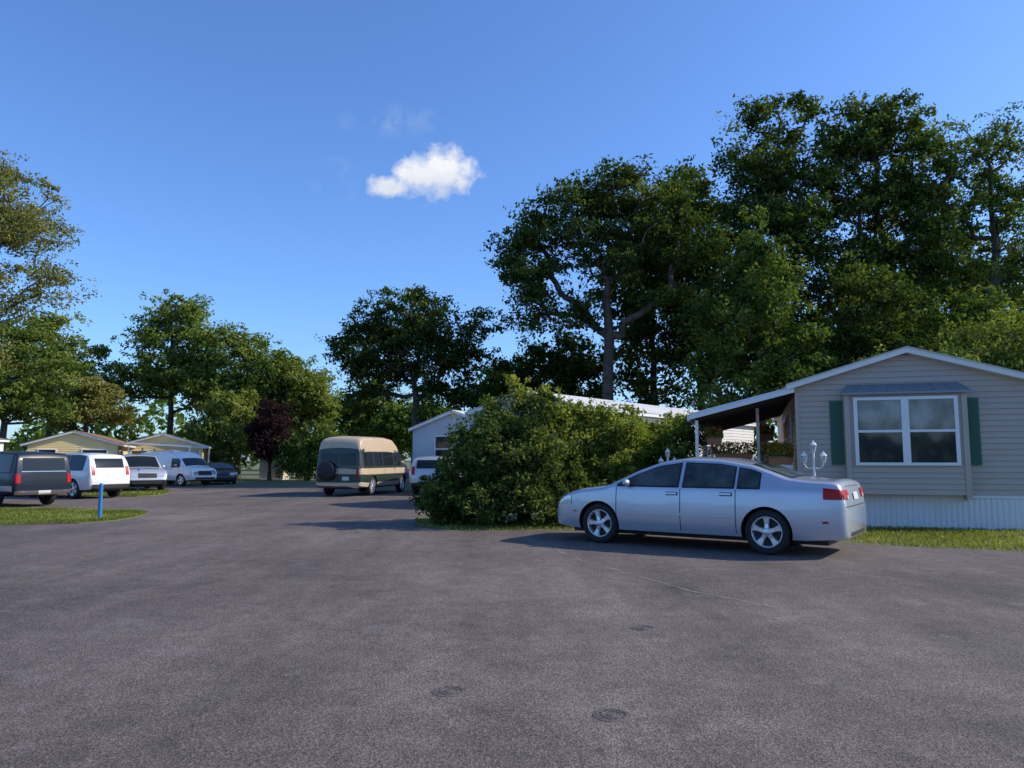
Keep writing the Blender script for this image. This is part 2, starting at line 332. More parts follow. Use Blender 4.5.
# ------------------------------------------------------------ homes
def window(g,x,z,w,h,y,panes=1):
    fr=.05
    g.box(x-fr,x+w+fr,y-.045,y,z-fr,z,white);g.box(x-fr,x+w+fr,y-.045,y,z+h,z+h+fr,white)
    g.box(x-fr,x,y-.043,y,z,z+h,white);g.box(x+w,x+w+fr,y-.043,y,z,z+h,white)
    for i in range(1,panes): g.box(x+w*i/panes-.04,x+w*i/panes+.04,y-.04,y,z,z+h,white)
    g.box(x,x+w,y-.03,y-.002,z+h*.5-.025,z+h*.5+.025,white)
    g.add([(x,y-.012,z),(x+w,y-.012,z),(x+w,y-.012,z+h),(x,y-.012,z+h)],[(0,1,2,3)],winglass)
def home(name,org,rot,w,d,eave,apex,wall,roof,sk=.68,oh=.18,fascia=None,bh=.115,winl=(),winf=(),winr=()):
    root=empty(name,(org[0],org[1],0),R(rot));fascia=fascia or white
    g=MB();g.ext([(0,sk),(w,sk),(w,eave),(w/2,apex-.02),(0,eave)],0,d,wall)
    z=sk
    sl=(apex-eave)/(w/2)
    while z<apex-.08:
        z1=min(z+bh,apex-.03)
        xa=max(0,(z-eave)/sl);xb=max(0,(z1-eave)/sl)
        v=[(xa,-.024,z),(w-xa,-.024,z),(w-xb,-.004,z1),(xb,-.004,z1),(xa,0,z),(w-xa,0,z)]
        g.add(v,[(0,1,2,3),(4,5,1,0)],wall)
        if z1<=eave+.05:
            g.add([(-.022,-.02,z),(-.022,d,z),(-.005,d,z1),(-.005,-.02,z1),(0,0,z),(0,d,z)],[(0,1,2,3),(4,5,1,0)],wall)
            g.add([(w+.022,-.02,z),(w+.022,d,z),(w+.005,d,z1),(w+.005,-.02,z1),(w,0,z),(w,d,z)],[(0,1,2,3),(4,5,1,0)],wall)
        z=z1
    for xx in(-.03,w-.05): g.box(xx,xx+.08,-.03,.05,sk,eave,wall)
    g.obj('walls',root)
    g=MB()
    def rib(p0,p1,nrm):
        L=(Vector(p1)-Vector(p0)).length;nn=int(L/.1);vs=[];
        for i in range(nn*4+1):
            f=i/(nn*4);o=[0,0,.018,.018][i%4];x=p0[0]*(1-f)+p1[0]*f+nrm[0]*o;y=p0[1]*(1-f)+p1[1]*f+nrm[1]*o
            vs+=[(x,y,0),(x,y,sk-.01)]
        g.add(vs,[(2*i,2*i+2,2*i+3,2*i+1) for i in range(nn*4)],skirtm)
    rib((0,-.01),(w,-.01),(0,-1));rib((-.01,0),(-.01,d),(-1,0));rib((w+.01,0),(w+.01,d),(1,0))
    g.box(-.045,w+.045,-.045,-.005,sk-.05,sk-.002,skirtm)
    g.obj('skirting',root)
    g=MB();th=.11
    for s_ in(0,1):
        e=lambda x:(x if s_==0 else w-x)
        zo=eave-oh*sl
        g.ext([(e(-oh),zo),(e(w/2),apex),(e(w/2),apex+th),(e(-oh),zo+th)],-.2,d+.2,fascia)
        a=(e(-oh-.02),zo+th-.004);b=(e(w/2),apex+th+.006)
        g.ext([a,b,(b[0],b[1]+.012),(a[0],a[1]+.012)],-.23,d+.23,roof)
    g.obj('roof',root)
    g=MB()
    for (x,z,ww,hh) in winf: window(g,x,z,ww,hh,-.022,2 if ww>1.2 else 1)
    if winf: g.obj('front_windows',root)
    for side,ws in(('left',winl),('right',winr)):
        if not ws: continue
        g=MB()
        for (x,z,ww,hh) in ws: window(g,x,z,ww,hh,-.022)
        o=g.obj(side+'_windows',root)
        if side=='left': o.rotation_euler=(0,0,R(-90));o.location=(0,d,0)
        else: o.rotation_euler=(0,0,R(90));o.location=(w,0,0)
    return root
A=home('beige_mobile_home',(6.12,16.0),-18,4.3,14,2.93,3.58,siding,roofw,winl=((9,1.4,.8,1.1),(11.2,1.4,.8,1.1)))
g=MB();b0,b1,pr=.96,3.10,.28
g.box(b0,b1,-pr,-.001,.69,2.74,siding)
z=.69
while z<1.2:
    g.add([(b0,-pr-.020,z),(b1,-pr-.020,z),(b1,-pr-.003,z+.11),(b0,-pr-.003,z+.11)],[(0,1,2,3)],siding);z+=.11
g.box(b0-.05,b0+.05,-pr-.03,-.02,.60,2.76,siding);g.box(b1-.05,b1+.05,-pr-.03,-.02,.60,2.76,siding)
g.obj('bay',A)
g=MB()
wx0,wx1,wz0,wz1=b0+.12,b1-.12,1.27,2.66
for i in range(2):
    x0=wx0+i*(wx1-wx0)/2;x1=x0+(wx1-wx0)/2;y=-pr-.02
    for (a,b,c,d) in((x0,x1,wz0,wz0+.06),(x0,x1,wz1-.06,wz1),):g.box(a,b,y-.05,y+.01,c,d,white)
    g.box(x0,x0+.07,y-.048,y+.01,wz0+.06,wz1-.06,white);g.box(x1-.07,x1,y-.048,y+.01,wz0+.06,wz1-.06,white)
    zm=(wz0+wz1)/2;g.box(x0+.07,x1-.07,y-.04,y+.01,zm-.025,zm+.025,white)
    g.add([(x0+.07,y-.015,wz0+.06),(x1-.07,y-.015,wz0+.06),(x1-.07,y-.015,zm-.025),(x0+.07,y-.015,zm-.025)],[(0,1,2,3)],winglass)
    g.add([(x0+.07,y-.022,zm+.025),(x1-.07,y-.022,zm+.025),(x1-.07,y-.022,wz1-.06),(x0+.07,y-.022,wz1-.06)],[(0,1,2,3)],reflglass)
g.obj('bay_window',A)
g=MB();g.add([(b0-.1,-pr-.1,2.76),(b1+.1,-pr-.1,2.76),(b1-.05,-.026,2.95),(b0+.05,-.026,2.95),(b0-.1,-pr-.1,2.72),(b1+.1,-pr-.1,2.72),(b1+.1,-.026,2.76),(b0-.1,-.026,2.76)],[(0,1,2,3),(4,5,1,0),(1,6,2),(0,3,7),(4,0,7),(5,6,1)],baymetal)
for i in range(9):
    f=i/8;xa=(b0-.1)*(1-f)+(b1+.1)*f;xb=(b0+.05)*(1-f)+(b1-.05)*f;g.tube((xa,-pr-.1,2.762),(xb,-.03,2.952),.01,.01,baymetal,5)
g.obj('bay_roof',A)
g=MB()
for x0 in(b0-.31,b1+.07):
    g.box(x0,x0+.24,-.05,-.026,1.28,2.62,shutter)
    for k in range(24): z=1.34+k*.052; g.box(x0+.03,x0+.21,-.06,-.048,z,z+.03,shutter)
g.obj('shutters',A)
g=MB();za=2.88;asl=.25
P=lambda x:za+x*asl
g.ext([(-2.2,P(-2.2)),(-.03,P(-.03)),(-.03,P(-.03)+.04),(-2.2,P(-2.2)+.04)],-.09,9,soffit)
g.ext([(-2.25,P(-2.25)+.045),(-.035,P(-.035)+.045),(-.035,P(-.035)+.09),(-2.25,P(-2.25)+.09)],-.12,9,roofw)
g.ext([(-2.25,P(-2.25)-.05),(-.04,P(-.04)-.05),(-.04,P(-.04)+.04),(-2.25,P(-2.25)+.04)],-.16,-.095,white)
g.box(-2.29,-2.255,-.15,9,P(-2.25)-.08,P(-2.25)+.04,white)
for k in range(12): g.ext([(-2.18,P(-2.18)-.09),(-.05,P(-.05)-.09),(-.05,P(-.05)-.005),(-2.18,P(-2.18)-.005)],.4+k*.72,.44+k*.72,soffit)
g.obj('awning_roof',A)
g=MB()
for (x,y) in((-2.1,.0),(-2.1,3),(-2.1,6),(-2.1,8.8),(-.8,1.2)): g.box(x-.034,x+.034,y-.034,y+.034,.0,P(x)-.1,white)
g.obj('awning_posts',A)
g=MB();g.box(-1.9,-.05,1.2,7,.0,.5,deckm)
for k in range(12): g.box(-1.9,-.05,1.2+k*.48,1.2+k*.48+.46,.502,.525,deckm)
g.obj('porch_deck',A)
g=MB()
for z in(.62,1.3): g.box(-1.9,-.1,1.22,1.27,z,z+.05,deckm);g.box(-1.92,-1.87,1.3,7,z,z+.05,deckm)
for k in range(17): x=-1.86+k*.108;g.box(x,x+.035,1.228,1.262,.67,1.3,deckm)
for k in range(45): y=1.34+k*.125;g.box(-1.915,-1.88,y,y+.035,.67,1.3,deckm)
g.obj('porch_railing',A)
g=MB();g.box(-.06,-.03,5,5.9,.55,2.5,white);g.box(-.075,-.061,5.08,5.82,.6,2.42,terrac);g.obj('side_door',A)
def flowers(name,loc,w,d,fm,parent,seed,h=.22,n=900,hang=0):
    rg=np.random.default_rng(seed);root=empty(name,loc,0)
    if parent: root.parent=parent
    g=MB();g.ext([(-w*.42,0),(w*.42,0),(w*.5,.18),(-w*.5,.18)],-d*.45,d*.45,terrac)
    if hang:
        for dx in(-w*.45,w*.45): g.tube((dx,0,.18),(0,0,hang),.006,.006,darkm,5)
    g.obj('pot',root)
    C=np.stack([rg.uniform(-.55,.55,n)*w,rg.uniform(-.55,.55,n)*d,.16+rg.random(n)**1.5*h],1)
    o=quadmesh('foliage',leafquads(C,.07,rg),np.arange(n*4).reshape(-1,4),np.zeros(n),rg.random(n),[L_shrub2]);o.parent=root
    m=n//3;C=np.stack([rg.uniform(-.55,.55,m)*w,rg.uniform(-.55,.55,m)*d,.2+rg.random(m)*h],1)
    o=quadmesh('blooms',leafquads(C,.055,rg),np.arange(m*4).reshape(-1,4),np.zeros(m),rg.random(m),[fm]);o.parent=root
    return root
flowers('flower_planter',(-1.35,1.1,1.36),.9,.22,redm,A,1,.26)
flowers('flower_planter',(-.35,.35,1.28),.5,.3,orangem,A,2,.3)
flowers('flower_planter',(-.45,1.15,1.36),.5,.22,orangem,A,3)
flowers('hanging_planter',(-1.75,.5,1.72),.34,.34,redm,A,5,.22,700,P(-1.75)-1.72-.1)
flowers('hanging_planter',(-.6,2.6,1.85),.36,.36,orangem,A,6,.22,700,P(-.6)-1.85-.1)
# porch chair and cabinet
def chair(x,y,rz):
    root=empty('porch_chair',(x,y,.527),rz);root.parent=A;g=MB()
    for a in(-.22,.22):
        for b in(-.22,.22): g.box(a-.02,a+.02,b-.02,b+.02,0,.43 if b<0 else .95,white)
        g.box(a-.03,a+.03,-.24,.2,.62,.65,white)
    g.box(-.25,.25,-.25,.25,.43,.46,white)
    for k in range(5): g.box(-.18+k*.085,-.13+k*.085,.205,.225,.5,.93,white)
    g.obj('frame',root)
chair(-1.3,2.4,R(30));chair(-.6,3.4,R(-40))
g=MB();g.box(-.6,-.1,.2,.5,1.0,1.27,white);g.box(-.55,-.5,.22,.48,0,1,white);g.box(-.2,-.15,.22,.48,0,1,white);g.obj('plant_stand',A)
def lamp_post(x,y,h,rz,sc=1):
    root=empty('garden_lamp_post',(x,y,0),rz,sc);g=MB()
    g.tube((0,0,0),(0,0,.12),.09,.07,white,12);g.tube((0,0,.12),(0,0,h-.1),.028,.022,white,10);g.lathe([(.028,h*.5-.05),(.045,h*.5-.02),(.045,h*.5+.02),(.028,h*.5+.05)],(0,0,0),'z',white,12)
    g.obj('post',root);g=MB()
    for s_ in(-1,1):
        pr=None
        for k in range(9):
            a=math.pi*k/8;p=(s_*(.09-.09*math.cos(a)),0,h-.36+.08*(-math.sin(a))+.05*k/8)
            if pr:g.tube(pr,p,.010,.010,white,6)
            pr=p
    g.obj('arms',root);g=MB()
    for (lx,lz) in((-.18,h-.31),(.18,h-.31),(0,h-.1)):
        g.lathe([(.02,lz),(.04,lz+.02),(.045,lz+.03)],(lx,0,0),'z',white,6,False)
        g.lathe([(.040,lz+.03),(.058,lz+.14)],(lx,0,0),'z',clearlens,6,False)
        g.lathe([(.072,lz+.14),(.055,lz+.165),(.025,lz+.20),(.010,lz+.21),(.010,lz+.23),(.001,lz+.24)],(lx,0,0),'z',white,6,False)
        for k in range(6):
            a=math.pi*k/3;g.tube((lx+.042*math.cos(a),.042*math.sin(a),lz+.03),(lx+.06*math.cos(a),.06*math.sin(a),lz+.14),.005,.005,white,4)
    g.obj('lanterns',root)
lamp_post(5.80,14.4,1.66,R(-10),.98);lamp_post(3.45,16.6,1.6,R(20),.95)
home('white_mobile_home',(-1.24,23.8),-38.5,4.2,13,2.80,3.35,sidingw,roofw,winf=((.6,1.4,.8,1.1),(2.6,1.4,.8,1.1)),winr=((1.5,1.4,.8,1),(4.5,1.4,1,1),(8,1.4,.8,1)))
home('blue_grey_mobile_home',(-4.5,34.2),-26,4.3,12,2.72,3.45,sidingb,roofw,winf=((1.2,1.3,.8,1.1),(2.6,1.3,.8,1.1)))
home('yellow_house',(-26.2,40.5),20,4.3,9,2.2,2.85,sidingy,roofbr,sk=.1,winf=((.5,1.1,.8,.8),(2.6,1.1,1.2,.8)),oh=.35,winr=((1,1.1,.9,.8),))
home('green_roof_house',(-24.4,46.5),16,4.8,9,2.2,2.9,sidingy,roofg,sk=.1,winf=((.7,1.1,.9,.8),(2.8,1.1,.9,.8)),oh=.4)
home('white_cottage',(-29.3,31.5),8,4.3,6,2.3,2.75,sidingw,roofg,sk=.3,winf=((.7,1.1,.9,.8),),winr=((1,1.1,.9,.8),))
home('beige_shed',(-17.0,50.6),5,1.5,2.0,1.35,1.7,sidingt,roofg,sk=.1,oh=.1)
root=empty('carport',(-21.4,41.5,0),R(10));g=MB()
g.ext([(0,2.25),(3.4,2.05),(3.4,2.15),(0,2.35)],0,5,white);g.obj('canopy',root);g=MB()
for x in(.1,3.3):
    for y in(.1,2.5,4.9): g.box(x-.04,x+.04,y-.04,y+.04,0,2.04,white)
g.obj('posts',root)
# ------------------------------------------------------------ vehicles
def vehicle(name,sp,loc,ang,sc=1):
    root=empty(name,(loc[0],loc[1],.006),R(ang),sc)
    L,Wd=sp['L'],sp['W'];hl=L/2;zb=sp['belt'];z0=sp.get('sill',.22);tum=sp['tum'];rr=sp.get('r',.07)
    tx=np.array([p[0] for p in sp['T']]);tz=np.array([p[1] for p in sp['T']])
    fx=np.linspace(-hl,hl,1200);fz=np.interp(fx,tx,tz);k=sp.get('smooth',45)
    ker=np.hanning(k);ker/=ker.sum();fz=np.convolve(np.pad(fz,k//2,'edge'),ker,'valid')[:1200]
    T=lambda x:float(np.interp(x,fx,fz))
    xe=hl-.55;kk=sp.get('plan',.17);kb=sp.get('planb',kk);glass=sp.get('glass',vanglass)
    def Wp(x):
        a=max(0,(abs(x)-xe)/.55);return Wd/2*(1-(kk if x>0 else kb)*a**(2.6 if x>0 else 3.2))*(1-.015*(abs(x)/hl)**2)
    def w(x,z):
        t=(z-z0)/(zb-z0);W0=Wp(x)
        if t<.45: gg=1-.07*(1-max(t,0)/.45)**2
        elif t<=1: gg=1-.035*((t-.45)/.55)**2
        else: return .965*W0-tum*(z-zb)
        return W0*gg
    q=[0,.35,.62,.82,.94,1.0]
    xs=sorted(set([round(v,4) for v in list(np.linspace(-hl+.12,hl-.12,84))+[hl-.12+.12*a for a in q]+[-hl+.12-.12*a for a in q]]))
    nl,nu=11,7;bm=MB();paint=sp['paint'];secs=[]
    for x in xs:
        zt=T(x);c=.035;r=rr;e=max(0,(abs(x)-(hl-.12))/.12);s_=1-.09*(1-math.sqrt(max(0,1-e*e)))
        zz=z0+.05*max(0,(abs(x)-xe)/.55)
        zs=zt-c-r;zl=min(zb,zs-.03);h=[(0,zz),(w(x,zz)*.85,zz)]
        for i in range(nl): z=zz+.03+(zl-zz-.03)*i/(nl-1);h.append((w(x,z),z))
        for i in range(1,nu+1): z=zl+(zs-zl)*i/nu;h.append((w(x,z),z))
        ye=w(x,zs);r2=r*1.5
        for i in range(1,6): a=math.pi/2*i/5;h.append((ye-r2+r2*math.cos(a),zs+r*math.sin(a)))
        yt=ye-r2
        for i in range(1,6): y=yt*(1-i/5);h.append((y,zt-c*(y/yt)**2))
        zc=.62;h=[(y*s_,zc+(z-zc)*s_) for y,z in h]
        secs.append([(x,y,z) for y,z in h]+[(x,-y,z) for y,z in h[-2:0:-1]])
    m=len(secs[0]);V=[p for s in secs for p in s]
    F=[(j*m+i,j*m+(i+1)%m,(j+1)*m+(i+1)%m,(j+1)*m+i) for j in range(len(secs)-1) for i in range(m)]
    bm.add(V,F,paint,True)
    for base,fl in((0,False),((len(secs)-1)*m,True)):
        H=m//2
        for i in range(0,H):
            a,b=base+i,base+i+1;c,d=base+(m-i-1)%m,base+(m-i)%m
            if i==0: f=(a,b,base+m-1)
            elif i==H-1: f=(a,b,d)
            else: f=(a,b,c,d)
            f=tuple(dict.fromkeys(f));f=f if fl else tuple(reversed(f))
            bm.f.append(list(f));bm.m.append(0);bm.sm.append(False)
    for (za_,zb_,mm) in sp.get('bands',[]):
        ki=bm.mi(mm)
        for fi,f in enumerate(bm.f):
            z=sum(bm.v[i][2] for i in f)/len(f)
            if za_<z<zb_: bm.m[fi]=ki
    bvh=BVHTree.FromPolygons([Vector(v) for v in bm.v],bm.f)
    bm.mi(arch)
    body=bm.obj('body',root)
    cm=MB();cm.mats=list(bm.mats);R_=sp['wr']+.045
    for x in sp['wx']:
        for s_ in(-1,1):
            y0,y1=s_*(Wd/2-.30),s_*(Wd/2+.2);nn=40
            vs=[(x+R_*math.cos(2*math.pi*i/nn),y,sp['wr']+R_*math.sin(2*math.pi*i/nn)) for y in(min(y0,y1),max(y0,y1)) for i in range(nn)]
            cm.add(vs,[(i,i+nn,(i+1)%nn+nn,(i+1)%nn) for i in range(nn)]+[tuple(range(nn)),tuple(range(2*nn-1,nn-1,-1))],arch)
    cut=cm.obj('cut')
    for o in(body,cut):
        b=bmesh.new();b.from_mesh(o.data);bmesh.ops.recalc_face_normals(b,faces=b.faces);b.to_mesh(o.data);b.free()
    cut.location=root.location;cut.rotation_euler=root.rotation_euler;cut.scale=root.scale
    md=body.modifiers.new('b','BOOLEAN');md.object=cut;md.operation='DIFFERENCE';md.solver='EXACT'
    dg=bpy.context.evaluated_depsgraph_get();nm=bpy.data.meshes.new_from_object(body.evaluated_get(dg))
    body.modifiers.clear();body.data=nm;bpy.data.objects.remove(cut)
    try: nm.set_sharp_from_angle(angle=R(38))
    except Exception as ex: print(ex)
    def decal(mb,ax,u0,u1,lo,hi,mat,off=.006,nu_=12,nv=5,shear=0):
        lo_=lo if callable(lo) else(lambda u:lo);hi_=hi if callable(hi) else(lambda u:hi);vs=[]
        for i in range(nu_+1):
            u=u0+(u1-u0)*i/nu_;a,b=lo_(u),hi_(u)
            for j in range(nv+1):
                v=a+(b-a)*j/nv;uu=u+shear*(v-a)
                if ax=='L':o,d=Vector((uu,4,v)),Vector((0,-1,0))
                elif ax=='R':o,d=Vector((uu,-4,v)),Vector((0,1,0))
                elif ax=='B':o,d=Vector((-8,uu,v)),Vector((1,0,0))
                elif ax=='F':o,d=Vector((8,uu,v)),Vector((-1,0,0))
                else:o,d=Vector((uu,v,6)),Vector((0,0,-1))
                h=bvh.ray_cast(o,d)
                if h[0] is None: h=bvh.find_nearest(o+d*(4 if ax in'LR' else 6))
                nn=h[1]
                if nn.dot(d)>0: nn=-nn
                vs.append(h[0]+nn*off)
        k=nv+1;mb.add(vs,[(i*k+j,(i+1)*k+j,(i+1)*k+j+1,i*k+j+1) for i in range(nu_) for j in range(nv)],mat,True)
    gl=MB();dt=MB();lt=MB()
    lo=sp.get('wlo',zb+.02);top=sp.get('wtop',.095);cap=sp.get('wmax',9)
    hi=lambda u:max(lo,min(T(u)-top,cap))
    for sd_ in'LR':
        ws=sp['win']
        for (a,b) in ws:
            decal(gl,sd_,a-.022,b+.022,lo-.02,lambda u:hi(u)+.018,darkm,.004,24,5)
            decal(gl,sd_,a,b,lo,hi,glass,.010,24,5)
        for x in sp.get('seam',[]): decal(dt,sd_,x-.006,x+.006,z0+.08,lo-.03,darkm,.003,1,12)
        for (a,b,c,d,mm) in sp.get('side',[]): decal(dt,sd_,a,b,c,d,mm,.012 if mm is not darkm else .008,20,3)
        for (x,z) in sp.get('handle',[]):
            decal(dt,sd_,x-.09,x+.09,z-.015,z+.015,paint,.03,6,2);decal(dt,sd_,x-.10,x+.10,z-.028,z+.028,darkm,.004,6,2)
        for (a,b,c,d,mm) in sp.get('slight',[]): decal(lt,sd_,a,b,c,d,mm,.012,12,5)
    for key in('ws','rw'):
        if key in sp:
            a,b,w0,w1=sp[key];h_=lambda u:w0+(w1-w0)*(u-a)/(b-a)
            decal(gl,'T',a-.03,b+.03,lambda u:-h_(u)-.03,lambda u:h_(u)+.03,darkm,.004,14,14);decal(gl,'T',a,b,lambda u:-h_(u),h_,glass,.010,14,14)
    for (ax,a,b,c,d,mm,of) in sp.get('ends',[]):
        ks=(1-(kk if ax=='F' else kb))*.91/.93
        decal(lt if mm in(redlens,clearlens,amber) else (gl if mm is vanglass else dt),ax,a*ks,b*ks,c,d,mm,of,14,6)
    gl.obj('windows',root)
    for s_ in(-1,1):
        mxx=sp.get('mir',(.95,lo+.06));y=s_*(w(mxx[0],mxx[1])+.11)
        vs=[];nn=10
        for j in range(6):
            a=math.pi*j/5
            for i in range(nn):
                t=2*math.pi*i/nn;vs.append((mxx[0]+.09*math.cos(a)*.6,y+.10*math.sin(a)*math.cos(t),mxx[1]+.065*math.sin(a)*math.sin(t)))
        dt.add(vs,[(j*nn+i,j*nn+(i+1)%nn,(j+1)*nn+(i+1)%nn,(j+1)*nn+i) for j in range(5) for i in range(nn)],paint,True)
        dt.tube((mxx[0],s_*w(mxx[0],mxx[1]-.03),mxx[1]-.04),(mxx[0],y,mxx[1]-.03),.025,.02,paint,8)
    if 'spare' in sp:
        y,z,r=sp['spare'];dt.lathe([(r*.9,-hl+.02),(r,-hl-.03),(r,-hl-.15),(r*.93,-hl-.19),(r*.5,-hl-.20),(.001,-hl-.21)],(0,y,z),'x',darkm,32)
    dt.obj('trim',root)
    if lt.v: lt.obj('lights',root)
    g=MB();r=sp['wr'];wd=.2
    for x in sp['wx']:
        for s_ in(-1,1):
            yo=s_*(Wd/2-.035-wd/2);c=(x,yo,r)
            pr=[(r*.62,-wd/2),(r*.9,-wd/2),(r*.985,-wd/2+.02),(r,-wd/2+.045),(r,wd/2-.045),(r*.985,wd/2-.02),(r*.90,wd/2),(r*.72,wd/2-.004),(r*.68,wd/2-.012)]
            g.lathe([(a,b*s_) for a,b in pr],c,'y',rubber,36)
            g.lathe([(a,b*s_) for a,b in[(r*.69,wd/2-.012),(r*.665,wd/2-.006),(r*.64,wd/2-.02),(r*.62,wd/2-.05),(r*.60,-wd/2)]],c,'y',rimm,36)
            g.lathe([(r*.62,s_*(wd/2-.085)),(.001,s_*(wd/2-.085))],c,'y',darkm,24)
            g.lathe([(r*.17,s_*(wd/2-.05)),(r*.17,s_*(wd/2-.018)),(r*.13,s_*(wd/2-.01)),(.001,s_*(wd/2-.008))],c,'y',rimm,20)
            ph=random.random()*1.2
            for k in range(sp.get('spk',5)):
                a=ph+2*math.pi*k/sp.get('spk',5);ca,sa=math.cos(a),math.sin(a);vs=[]
                for (ra,hw,o) in((r*.10,r*.13,wd/2-.016),(r*.35,r*.11,wd/2-.024),(r*.63,r*.18,wd/2-.018)):
                    for (t_,oo) in((-hw,o-.035),(-hw*.7,o),(hw*.7,o),(hw,o-.035)):
                        vs.append((c[0]+ra*ca-t_*sa,c[1]+s_*oo,c[2]+ra*sa+t_*ca))
                g.add(vs,[(j*4+i,j*4+i+1,j*4+i+5,j*4+i+4) for j in(0,1) for i in range(3)],rimm,False)
    g.obj('wheels',root)
    g=MB();g.box(-hl+.3,hl-.3,-Wd/2+.32,Wd/2-.32,z0-.05,z0+.02,darkm);g.obj('underbody',root)
    return root
silver=pmat('silver_blue_paint',(.50,.53,.59),.32,metal=.45,coat=1,var=.04,vs=1.5)
silverw=pmat('pale_silver_paint',(.50,.52,.54),.35,metal=.4,coat=1)
whitep=pmat('white_car_paint',(.74,.75,.75),.35,coat=1)
navy=pmat('dark_blue_paint',(.012,.018,.032),.35,metal=0,coat=.3,spec=.3)
tanp=pmat('tan_paint',(.50,.39,.27),.45,coat=.3,var=.08,vs=2)
greenp=pmat('dark_green_paint',(.02,.038,.032),.4,metal=.1,coat=.4)
cream=pmat('cream_paint',(.50,.45,.36),.45,coat=.3)
blackp=pmat('black_car_paint',(.015,.016,.018),.3,coat=.6)
SED=dict(L=4.86,W=1.85,belt=.965,tum=.58,sill=.21,paint=silver,wr=.335,wx=(1.49,-1.32),smooth=44,plan=.18,planb=.11,r=.08,glass=carglass,
 T=[(-2.43,.62),(-2.42,.86),(-2.39,1.06),(-2.31,1.125),(-1.95,1.135),(-1.62,1.17),(-1.1,1.36),(-.6,1.445),(0,1.47),(.42,1.41),(.8,1.27),(1.34,1.01),(1.85,.945),(2.15,.86),(2.33,.74),(2.43,.55)],
 win=[(.07,1.12),(-.83,-.03),(-1.22,-.91)],wtop=.115,ws=(.50,1.28,.60,.72),rw=(-1.66,-1.08,.60,.56),
 seam=[1.15,.02,-.87],side=[(-.80,1.08,.53,.565,silver),(-1.0,1.15,.235,.25,darkm)],handle=[(.16,.87),(-.72,.88)],mir=(.93,1.03),
 slight=[(-2.38,-2.14,lambda u:.84,lambda u:1.0+(u+2.14)*.10,redlens),(2.02,2.32,lambda u:.64+(u-2.02)*.05,lambda u:.79-(u-2.02)*.15,clearlens),(1.92,1.98,.52,.55,amber),(-2.20,-2.12,.50,.53,redlens)],
 ends=[('B',-.90,-.56,.84,.97,redlens,.012),('B',.56,.90,.84,.97,redlens,.012),('B',-.70,-.62,.845,.89,plate,.018),('B',.62,.70,.845,.89,plate,.018),('B',-.18,.18,.82,.93,plate,.015),('B',-.88,.88,.73,.742,darkm,.005),('B',-.6,.6,1.02,1.028,darkm,.005),
  ('B',-.6,.6,.30,.36,darkm,.006),('F',-.5,.5,.56,.66,darkm,.01),('F',-.85,-.5,.6,.7,clearlens,.012),('F',.5,.85,.6,.7,clearlens,.012),('F',-.6,.6,.32,.44,darkm,.01)])
vehicle('parked_sedan',SED,(3.15,12.52),145.5,.98)
VAN=dict(L=5.3,W=1.98,belt=1.12,tum=.13,sill=.32,paint=tanp,wr=.36,wx=(1.65,-1.55),smooth=30,plan=.08,r=.14,
 T=[(-2.65,.75),(-2.63,1.45),(-2.55,2.0),(-2.4,2.2),(-2.0,2.27),(0,2.3),(.8,2.24),(1.15,2.05),(1.35,1.85),(1.95,1.22),(2.45,1.08),(2.6,.9),(2.65,.6)],
 win=[(.75,1.5),(-.45,.6),(-1.35,-.6),(-2.35,-1.5)],wmax=1.64,ws=(1.42,1.9,.72,.8),seam=[1.45,.68,-.5],bands=[(0,.52,cream),(.52,.82,greenp),(1.04,1.72,greenp)],
 handle=[(.75,1.03)],mir=(1.3,1.25),spare=(.42,.95,.36),
 ends=[('B',-.78,-.06,1.16,1.60,vanglass,.01),('B',.06,.78,1.16,1.60,vanglass,.01),('B',-.92,-.82,.72,1.08,redlens,.012),('B',.82,.92,.72,1.08,redlens,.012),('B',-.006,.006,.5,1.7,darkm,.006),('B',-.5,-.2,.6,.74,plate,.012),('B',-.9,.9,.36,.48,chrome,.05),
 ('F',-.6,.6,.65,.85,darkm,.01)])
vehicle('conversion_van',VAN,(-5.95,30.6),90-12)
SUV=dict(L=4.6,W=1.82,belt=1.05,tum=.27,sill=.3,paint=silverw,wr=.36,wx=(1.38,-1.33),smooth=40,plan=.12,r=.08,
 T=[(-2.3,.65),(-2.27,1.0),(-2.08,1.5),(-1.95,1.66),(-1.5,1.72),(0,1.74),(.45,1.68),(.75,1.5),(1.2,1.12),(1.9,1.03),(2.2,.9),(2.3,.6)],
 win=[(.12,1.0),(-.85,.06),(-1.85,-.92)],ws=(.55,1.15,.62,.70),seam=[1.05,.09,-.88],side=[(-.85,1.0,.55,.62,darkm)],handle=[(.2,.95),(-.7,.95)],mir=(.85,1.15),
 slight=[(1.95,2.2,.72,.88,clearlens)],
 ends=[('B',-.66,.66,1.15,1.50,vanglass,.01),('B',-.86,-.72,.88,1.22,redlens,.012),('B',.72,.86,.88,1.22,redlens,.012),('B',-.2,.2,.82,.94,plate,.012),('B',-.86,.86,.36,.54,darkm,.03),
 ('F',-.45,.45,.65,.85,darkm,.012),('F',-.82,-.5,.7,.85,clearlens,.014),('F',.5,.82,.7,.85,clearlens,.014),('F',-.75,.75,.36,.5,darkm,.012)])
wv=dict(SUV,paint=whitep);vehicle('white_suv',wv,(-16.2,27.8),152,.94)
vehicle('silver_suv',dict(SUV,bands=[(0,.55,navy)]),(-16.6,33.2),-52,.93)
vehicle('silver_hatchback',dict(SUV,T=[(x,z*.88 if z>1.1 else z) for x,z in SUV['T']],belt=.98,wlo=1.0,ends=[e if e[0]=='F' else (e[0],e[1],e[2],e[3]*.9,e[4]*.9,e[5],e[6]) for e in SUV['ends']]),(-2.85,31.0),83)
